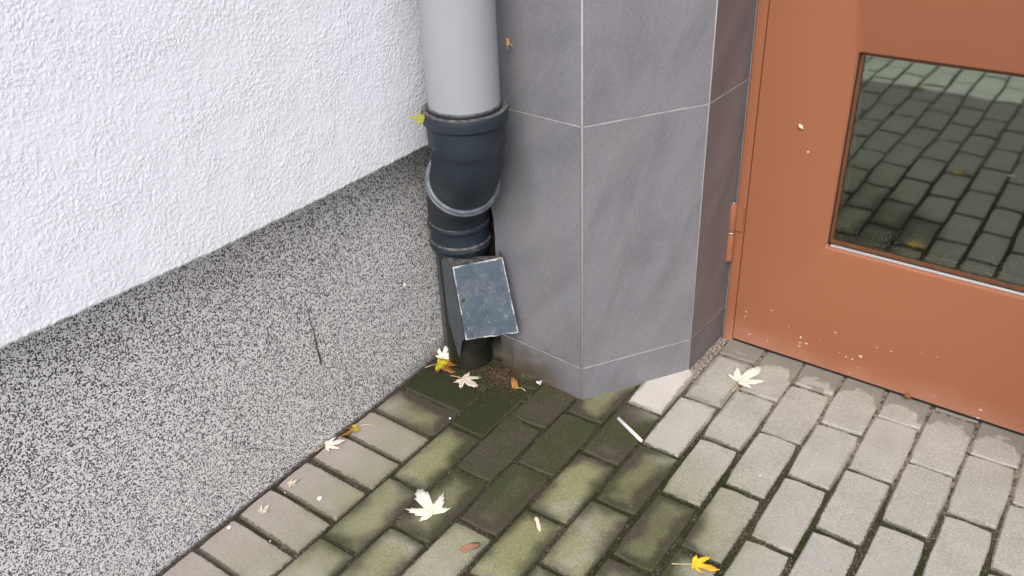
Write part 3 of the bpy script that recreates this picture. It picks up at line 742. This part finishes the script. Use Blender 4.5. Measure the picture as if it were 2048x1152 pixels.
sweep('elbow', [(-.0640, .0800), (-.0630, .0842), (-.0300, .0838), (-.010, .0832), (.012, .0826), (.0150, .0815), (.0190, .0783), (.040, .0780), (a1, .0775), (mid - .004, .0775)], MT['dark'])
rg0 = sweep('socket_rim', [(mid - .020, .0778), (mid - .0195, .0835), (mid - .0180, .0850), (mid - .0130, .0855), (mid - .0115, .0835), (mid - .0085, .0835), (mid - .0070, .0868), (mid - .001, .0872), (mid + .002, .0850), (mid + .003, .0800)], MT['ring'])
e2 = 2 * a1 + straight
sweep('lower_elbow', [(mid + .002, .0835), (mid + .030, .0830), (mid + .034, .079), (a1 + straight, .0765), (e2 - .03, .0745), (e2, .0735)], MT['dark'])
sweep('reducer', [(e2 - .012, .0725), (e2 - .008, .0765), (e2 + .000, .0785), (e2 + .008, .0765), (e2 + .013, .0725), (e2 + .030, .0715), (e2 + .042, .0725), (e2 + .046, .0765), (e2 + .055, .0785), (e2 + .063, .0760), (e2 + .068, .0715), (e2 + .085, .066)], MT['dark'])
zb = path_at(e2).z
child('lower_pipe', tube([(P2.x, P2.y, z) for z in (zb - .06, .2, .1, .03, -.03)], [.061, .0585, .058, .0585, .060], 40, False), MT['mud'], dp)
# boxed outlet cover: front panel as a unit square mapped onto its corners
TL, TR, BR, BL = Vector((.0389, -.1076, .3502)), Vector((.1163, -.0120, .3542)), Vector((.1568, -.0160, .1527)), Vector((.0659, -.1124, .1527))
PN = ((TR - TL).cross(BL - TL)).normalized()
if PN.dot(Vector((.7, -.7, 0))) < 0: PN = -PN
ux = ((TR - TL) + (BR - BL)) / 2; uy = ((TL - BL) + (TR - BR)) / 2
NG = 9
vs_ = []; fs = []
def quadpt(a, b): return BL.lerp(BR, a).lerp(TL.lerp(TR, a), b)
for j in range(NG + 1):
    for i in range(NG + 1):
        a, b = i / NG, j / NG; p_ = quadpt(a, b) + PN * (noise.noise((a * 3, b * 3, 4)) * .0016)
        if j == 0: p_ += Vector((0, 0, noise.noise((a * 6, 1, 2)) * .003))
        vs_.append(p_)
n0 = len(vs_)
for j in range(NG + 1):
    for i in range(NG + 1): vs_.append(quadpt(i / NG, j / NG) - PN * .0035)
q_ = NG + 1
for j in range(NG):
    for i in range(NG):
        fs.append([j * q_ + i, j * q_ + i + 1, (j + 1) * q_ + i + 1, (j + 1) * q_ + i]); fs.append([n0 + j * q_ + i, n0 + (j + 1) * q_ + i, n0 + (j + 1) * q_ + i + 1, n0 + j * q_ + i + 1])
for i in range(NG):
    for (a, b) in ((i, i + 1), (NG * q_ + i + 1, NG * q_ + i), ((i + 1) * q_, i * q_), (i * q_ + NG, (i + 1) * q_ + NG)): fs.append([a, n0 + a, n0 + b, b])
cov = child('outlet_cover', recalc(mesh('outlet_cover', vs_, fs)), MT['panel'], dp); autosmooth(cov, 40)
uvl = cov.data.uv_layers.new(name='UVMap')
for lp in cov.data.loops: k = lp.vertex_index % n0; uvl.data[lp.index].uv = ((k % q_) / NG, (k // q_) / NG)
cov['label'] = 'worn dark blue cover plate with whitish chipped edges and one rusty screw'
# sides and sloping top of the box, back to the pipe
def back(p_, k): 
    q = p_ - PN * .0036; c_ = Vector((P2.x, P2.y, p_.z)); d = -Vector((PN.x, PN.y, 0)).normalized(); return q + d * k
sideL = [TL, BL]; 
lft = (TL - TR).normalized()
def loft(name, rows, mat):
    n = len(rows[0]); vs_ = [v for rw in rows for v in rw]; fs = [[i * n + k, i * n + k + 1, (i + 1) * n + k + 1, (i + 1) * n + k] for i in range(len(rows) - 1) for k in range(n - 1)]
    o = child(name, mesh(name, vs_, fs), mat, dp); autosmooth(o, 30); return o
rows = []
for k in range(13):
    b = min(1, k / 8); L_ = TL.lerp(BL, b) - PN * .0030
    if k > 8: q_k = (k - 8) / 4; L_ = L_.lerp(Vector((-.004, -.0605, 0)), q_k ** .6); L_.z = BL.z + (.035 - BL.z) * q_k
    bx = Vector((P2.x, P2.y, L_.z)) + Vector((-.60, -.80, 0)) * .059
    bx2 = Vector((P2.x, P2.y, L_.z)) + Vector((-.95, -.30, 0)) * .061
    q1 = Vector((-.078, -.036, L_.z)); rows.append([L_ + Vector((-.001, -.001, 0)), L_.lerp(q1, .5) + Vector((-.001, -.001, 0)), q1, q1 + Vector((-.004, .04, 0))])
loft('box_side', rows, MT['slate'])
rows = []
for k in range(9):
    b = k / 8; L_ = TR.lerp(BR, b) - PN * .0030; rows.append([L_, L_ + Vector((-.012, .010, 0)) , Vector((L_.x - .03, .016, L_.z))])
loft('box_flange', rows, MT['ring'])
rows = []
ztop = path_at(e2 + .078).z
for k in range(11):
    a = k / 10; e_ = TL.lerp(TR, a) - PN * .0025
    ang = R(-140 + a * 115); top = Vector((P2.x + cos(ang) * .0690, P2.y + sin(ang) * .0690, ztop + .004))
    rows.append([e_, e_.lerp(top, .4) + Vector((0, 0, .003)), e_.lerp(top, .8) + Vector((0, 0, .003)), top])
loft('box_top', rows, MT['dark'])
def disc_screw(c, nrm, rad, mat, parent, name='screw'):
    nrm = nrm.normalized(); return child(name, tube([c - nrm * .002, c + nrm * .0012, c + nrm * .0022], [rad, rad, rad * .55], 14), mat, parent)
disc_screw(quadpt(.085, .555) + PN * .001, PN, .0042, MT['rust'], dp)
cs = P1 + Vector((-.72, -.69)).normalized() * .0905; disc_screw(Vector((cs.x, cs.y, .7485)), Vector((-.72, -.69, 0)), .0055, MT['dark'], dp, 'collar_screw')

# ------------------------------------------------------------------ leaves and small things
KEYS = [(0, 1.0), (4, .86), (8, .88), (11, .70), (16, .74), (19, .54), (25, .44), (31, .42), (36, .58), (40, .58), (43, .80), (46, .78), (50, .98), (54, .80), (59, .82), (63, .60), (70, .62), (76, .42), (86, .36), (94, .48), (98, .46), (105, .62), (111, .46), (122, .36), (140, .18), (165, .08), (180, .05)]
def leaf(name, base, tip, mat, label, petiole=None, z=.002, curl=.25, keys=KEYS, widen=1., seed=0, wide=(1., 1.), group=None, tilt=None, cat='leaf', drop=0.):
    rg = random.Random(seed); b = Vector((*base, 0)) if len(base) == 2 else Vector(base); t_ = Vector((*tip, 0)) if len(tip) == 2 else Vector(tip)
    d = t_ - b; L = d.length; ang = math.atan2(d.y, d.x)
    pts = []
    for sgn, kk in ((1, keys[:-1]), (-1, keys[:0:-1])):
        for a, q in kk:
            w_ = wide[0] if sgn > 0 else wide[1]
            th = R(a) * sgn * widen; rr = q * L * (1 + rg.uniform(-.06, .06)) * (1 if a < 25 else w_ * .80)
            pts.append((cos(th) * rr, sin(th) * rr))
    ring_k = (0.0, .35, .7, 1.)
    def h(x, y):
        q = math.hypot(x, y) / L; a = math.atan2(y, x)
        return curl * L * (.30 * q * q * (0.6 + .4 * sin(3 * a + seed)) + .10 * abs(y) / L + .06 * sin(9 * q + 4 * a + seed)) - drop * q * L
    vs_ = [(0, 0, h(0, 0))]; fs = []; n = len(pts)
    for k in ring_k[1:]:
        for x, y in pts: vs_.append((x * k, y * k, h(x * k, y * k)))
    for i in range(n): fs.append([0, 1 + i, 1 + (i + 1) % n])
    for s_ in range(2):
        for i in range(n): fs.append([1 + s_ * n + i, 1 + (s_ + 1) * n + i, 1 + (s_ + 1) * n + (i + 1) % n, 1 + s_ * n + (i + 1) % n])
    zmin = min(v[2] for v in vs_)
    vs_ = [(x, y, q - zmin) for x, y, q in vs_]
    o = link(name, mesh(name, vs_, fs, True), mat)
    o.location = (b.x, b.y, b.z + z); o.rotation_euler = (*(tilt or (0, 0)), ang)
    md = o.modifiers.new('thickness', 'SOLIDIFY'); md.thickness = .0005
    if petiole is not None:
        p_ = Vector((*petiole, 0)) if len(petiole) == 2 else Vector(petiole)
        dl = Matrix.Rotation(-ang, 3, 'Z') @ (p_ - b); z0 = vs_[0][2]
        pp = [Vector((0, 0, z0 + .0003)) + dl * k + Vector((0, 0, .004 * sin(pi * k) - z0 * k * .6)) + Vector((-dl.y, dl.x, 0)) * .10 * sin(pi * k) for k in (0, .2, .4, .6, .8, 1)]
        link('stem', tube(pp, [.0009, .0008, .0008, .0008, .0010, .0014], 6), MT['stem'], o)
    tag(o, label, cat, group); return o
leaf('maple_leaf', (.266, -.495), (.189, -.460), MT['l_pale'], 'large pale maple leaf lying underside up on the greenish bricks', z=.001, curl=.22, seed=3, wide=(.92, .95), widen=.98)
leaf('maple_leaf', (.623, .282), (.651, .372), MT['l_pale'], 'pale green-white maple leaf with short stem near the door bottom', (.628, .236), z=.001, curl=.2, seed=5, wide=(.85, .95), widen=.85)
leaf('maple_leaf', (-.086, -.474), (-.055, -.432), MT['l_white'], 'small white maple leaf against the foot of the plinth', (-.090, -.502), z=.004, curl=.3, seed=8, widen=.75)
leaf('maple_leaf', (-.070, -.380), (-.076, -.440), MT['l_curl'], 'curled olive and brown leaf with long yellow stem by the plinth', (-.034, -.358), z=.001, curl=.75, seed=12, widen=.55, wide=(.7, .8))
leaf('maple_leaf', (-.066, -.080), (.002, -.036), MT['l_mixed'], 'yellow leaf with brown tips at the foot of the downpipe', (-.086, -.112), z=.004, curl=.35, seed=15, widen=.85, wide=(1.05, 1.1))
leaf('maple_leaf', (-.072, -.056), (-.086, -.008), MT['l_white'], 'white leaf standing behind the yellow leaf at the plinth corner', z=.006, curl=.5, seed=18, widen=.8, tilt=(0, -.45))
leaf('maple_leaf', (.026, -.093), (.086, -.104), MT['l_cream'], 'beige maple leaf lying on the mossy brick below the outlet', (-.008, -.100), z=.002, curl=.3, seed=21, widen=.95, wide=(1.05, .9))
OV = [(0, 1.), (8, .9), (20, .62), (35, .42), (60, .30), (90, .22), (130, .12), (180, .06)]
leaf('dry_leaf', (.166, -.052), (.139, -.024), MT['l_brown'], 'small orange-brown folded leaf in the dark litter beside the pillar', (.193, -.046), z=.003, curl=.9, keys=OV, seed=24)
leaf('dry_leaf', (.381, -.540), (.405, -.508), MT['l_dull'], 'torn reddish-brown leaf scrap at the edge of a pale brick', z=.001, curl=.5, keys=OV, seed=27)
leaf('maple_leaf', (.787, -.310), (.838, -.296), MT['l_yellow'], 'bright yellow-orange leaf with long stem on the grey bricks', (.752, -.333), z=.001, curl=.35, seed=30, widen=.8, wide=(1.0, .7))
leaf('maple_leaf', (-.064, -.612), (-.050, -.588), MT['l_cream'], 'tiny cream three-pointed leaf scrap next to a white chip by the plinth', z=.001, curl=.9, seed=33, widen=.7)
leaf('maple_leaf', (-.048, -.704), (-.048, -.678), MT['l_cream'], 'tiny curled cream leaf scrap alone on a brownish brick', z=.001, curl=.9, seed=37, widen=.8)
leaf('maple_leaf', (.416, -1.771), (.466, -1.745), MT['l_green'], 'yellow-green leaf seen only as reflection near the top of the door window', z=.001, curl=.4, seed=40)
leaf('maple_leaf', (.78, -.933), (.82, -.900), MT['l_mixed'], 'yellow and brown leaf seen only as reflection mid door window', z=.001, curl=.4, seed=43)
leaf('maple_leaf', (.948, -.997), (.965, -.972), MT['l_white'], 'small white leaf seen only as reflection at the right of the door window', z=.001, curl=.4, seed=46)
leaf('leaf_scrap', (.7330, .0975, .001), (.7395, .0960, .001), MT['l_green'], 'tiny bright yellow-green scrap caught in a mossy joint', z=.003, curl=.8, keys=OV, seed=49)
lf = leaf('maple_leaf', (.1000, -.2010, .7640), (.0790, -.2220, .7640), MT['l_green'], 'small green leaf stuck on the collar of the downpipe', z=.004, curl=.6, seed=52, widen=.7, tilt=(.5, -.1))
lf2 = leaf('dry_leaf', (.1530, -.0010, .8780), (.1585, -.0100, .8660), MT['l_brown'], 'dry brown leaf husk dangling on a cobweb beside the upper pipe', z=.004, curl=1.2, keys=OV, seed=55, tilt=(.3, .9))
def face_cam(o, xdir, lean=.0):
    zd = (-f + Vector((0, 0, lean))).normalized(); xd = (xdir - zd * xdir.dot(zd)).normalized(); yd = zd.cross(xd); loc = o.location.copy()
    o.matrix_basis = Matrix.Translation(loc) @ Matrix((xd, yd, zd)).transposed().to_4x4()
face_cam(lf, -r + u * .15, .5); lf.location = (.0830, -.2020, .7600)
face_cam(lf2, -u + r * .1, .1)
# hanging threads of the husk
def thread(pts, rad, parent): 
    return link('thread', tube(pts, rad, 5), MT['stem'], parent)
for q in ([(.006, 0, .001), (.012, -.003, .002), (.022, -.002, .001)], [(.006, .002, .001), (.013, .003, .002), (.017, .009, .002)]): thread(q, .0006, lf2)
def blob(name, pts, rad, mat, label, cat, seg=8, group=None):
    o = link(name, tube(pts, rad, seg), mat); tag(o, label, cat, group); return o
# cobweb litter on the pipe
vs_ = []; fs = []
rg = random.Random(4)
for k in range(26):
    c_ = Vector((.1440 + rg.gauss(0, .004), -.0450 + rg.gauss(0, .004), .7700 + rg.gauss(0, .007))); b_ = len(vs_)
    for q in range(3): vs_.append(c_ + Vector((rg.uniform(-1, 1), rg.uniform(-1, 1), rg.uniform(-1, 1))) * .0035)
    fs.append([b_, b_ + 1, b_ + 2])
tag(link('cobweb_litter', mesh('cobweb_litter', vs_, fs), MT['bone']), 'clump of dusty cobweb litter caught between upper pipe and pillar', 'cobweb')
blob('maple_seed', [(.4570, -.3825, .003), (.4615, -.3855, .003), (.468, -.390, .0022), (.478, -.4005, .002), (.4865, -.4085, .0018)], [.003, .0055, .0042, .0050, .0020], MT['bone'], 'pale winged maple seed lying on a dark green brick', 'seed').scale = (1, 1, .7)
blob('paper_stick', [(.4440, -.0120, .0052), (.4445, -.0122, .0052), (.5305, -.0528, .0052), (.5310, -.0530, .0052)], [.0030, .0044, .0042, .0026], MT['white'], 'white paper stick lying across a mossy joint right of the pillar', 'stick', 14)
# twig stuck to the plinth
tw = [(-.0935, -.445 + .01 * k / 8 + noise.noise((k * .9, 1, 1)) * .004, .403 - .189 * k / 8) for k in range(9)]
blob('twig', tw, [.0005, .0006, .0007, .0008, .0011, .0014, .0017, .0024, .0012], MT['twig'], 'thin dark twig stuck upright on the speckled plinth', 'twig', 6)
blob('seed_husk', [(-.0945, -.1428, .282), (-.0925, -.1420, .277), (-.0940, -.1410, .268)], [.0015, .005, .002], MT['bone'], 'tiny pinkish husk stuck high on the speckled plinth near the pipe', 'husk', 7)
blob('seed_husk', [(.6380, .4370, .6410), (.6420, .4360, .6370), (.6490, .4375, .6300)], [.0012, .0052, .0015], MT['bone'], 'pale seed husk stuck on the brown door left of its window', 'husk', 7)
blob('paint_flake', [(.983, .4340, .0110), (.992, .4325, .0150), (1.000, .4340, .0100)], [.002, .007, .002], MT['l_curl'], 'yellowish flake stuck on the bottom edge of the door', 'flake', 7)
# white specks of plaster on the bricks
for (x, y, s_, lab) in ((.028, -.601, .0062, 'larger white plaster chip on a brick near the plinth'), (-.073, -.770, .0045, 'white plaster chip on the brick nearest the bottom left'), (-.052, -.632, .002, 'tiny white grain in the joint below the cream leaf scrap'),
                   (.097, -.232, .003, 'white grain at a joint corner left of the dark damp bricks'), (.800, -.005, .0028, 'tiny white pebble in a mossy joint right of the pale bricks'), (.030, -.745, .0022, 'tiny white grain beside the wide joint at bottom left')):
    me = bpy.data.meshes.new('plaster_chip'); bm = bmesh.new(); bmesh.ops.create_icosphere(bm, subdivisions=2, radius=s_)
    for v in bm.verts: v.co *= 1 + noise.noise(v.co * 260) * .35; v.co.z *= .4
    bm.to_mesh(me); bm.free(); tag(link('plaster_chip', me, MT['white'], None, (x, y, s_ * .3)), lab, 'chip')
# small white feather by the pillar foot
vs_ = []; fs = []
rg = random.Random(9)
for k in range(20):
    a = rg.uniform(-.8, 3.4); L_ = rg.uniform(.006, .017); w_ = .0014; b_ = len(vs_); z_ = rg.uniform(.003, .008)
    dx, dy = cos(a), sin(a)
    vs_ += [(-dy * w_, dx * w_, .004), (dy * w_, -dx * w_, .004), (dx * L_ * .6 + dy * w_, dy * L_ * .6 - dx * w_, z_), (dx * L_, dy * L_, z_ * .6), (dx * L_ * .6 - dy * w_, dy * L_ * .6 + dx * w_, z_)]
    fs.append([b_, b_ + 1, b_ + 2, b_ + 3, b_ + 4])
ft = link('feather', mesh('feather', vs_, fs), MT['white'], None, (.202, -.004, 0)); tag(ft, 'small fluffy white feather at the foot of the pillar', 'feather')
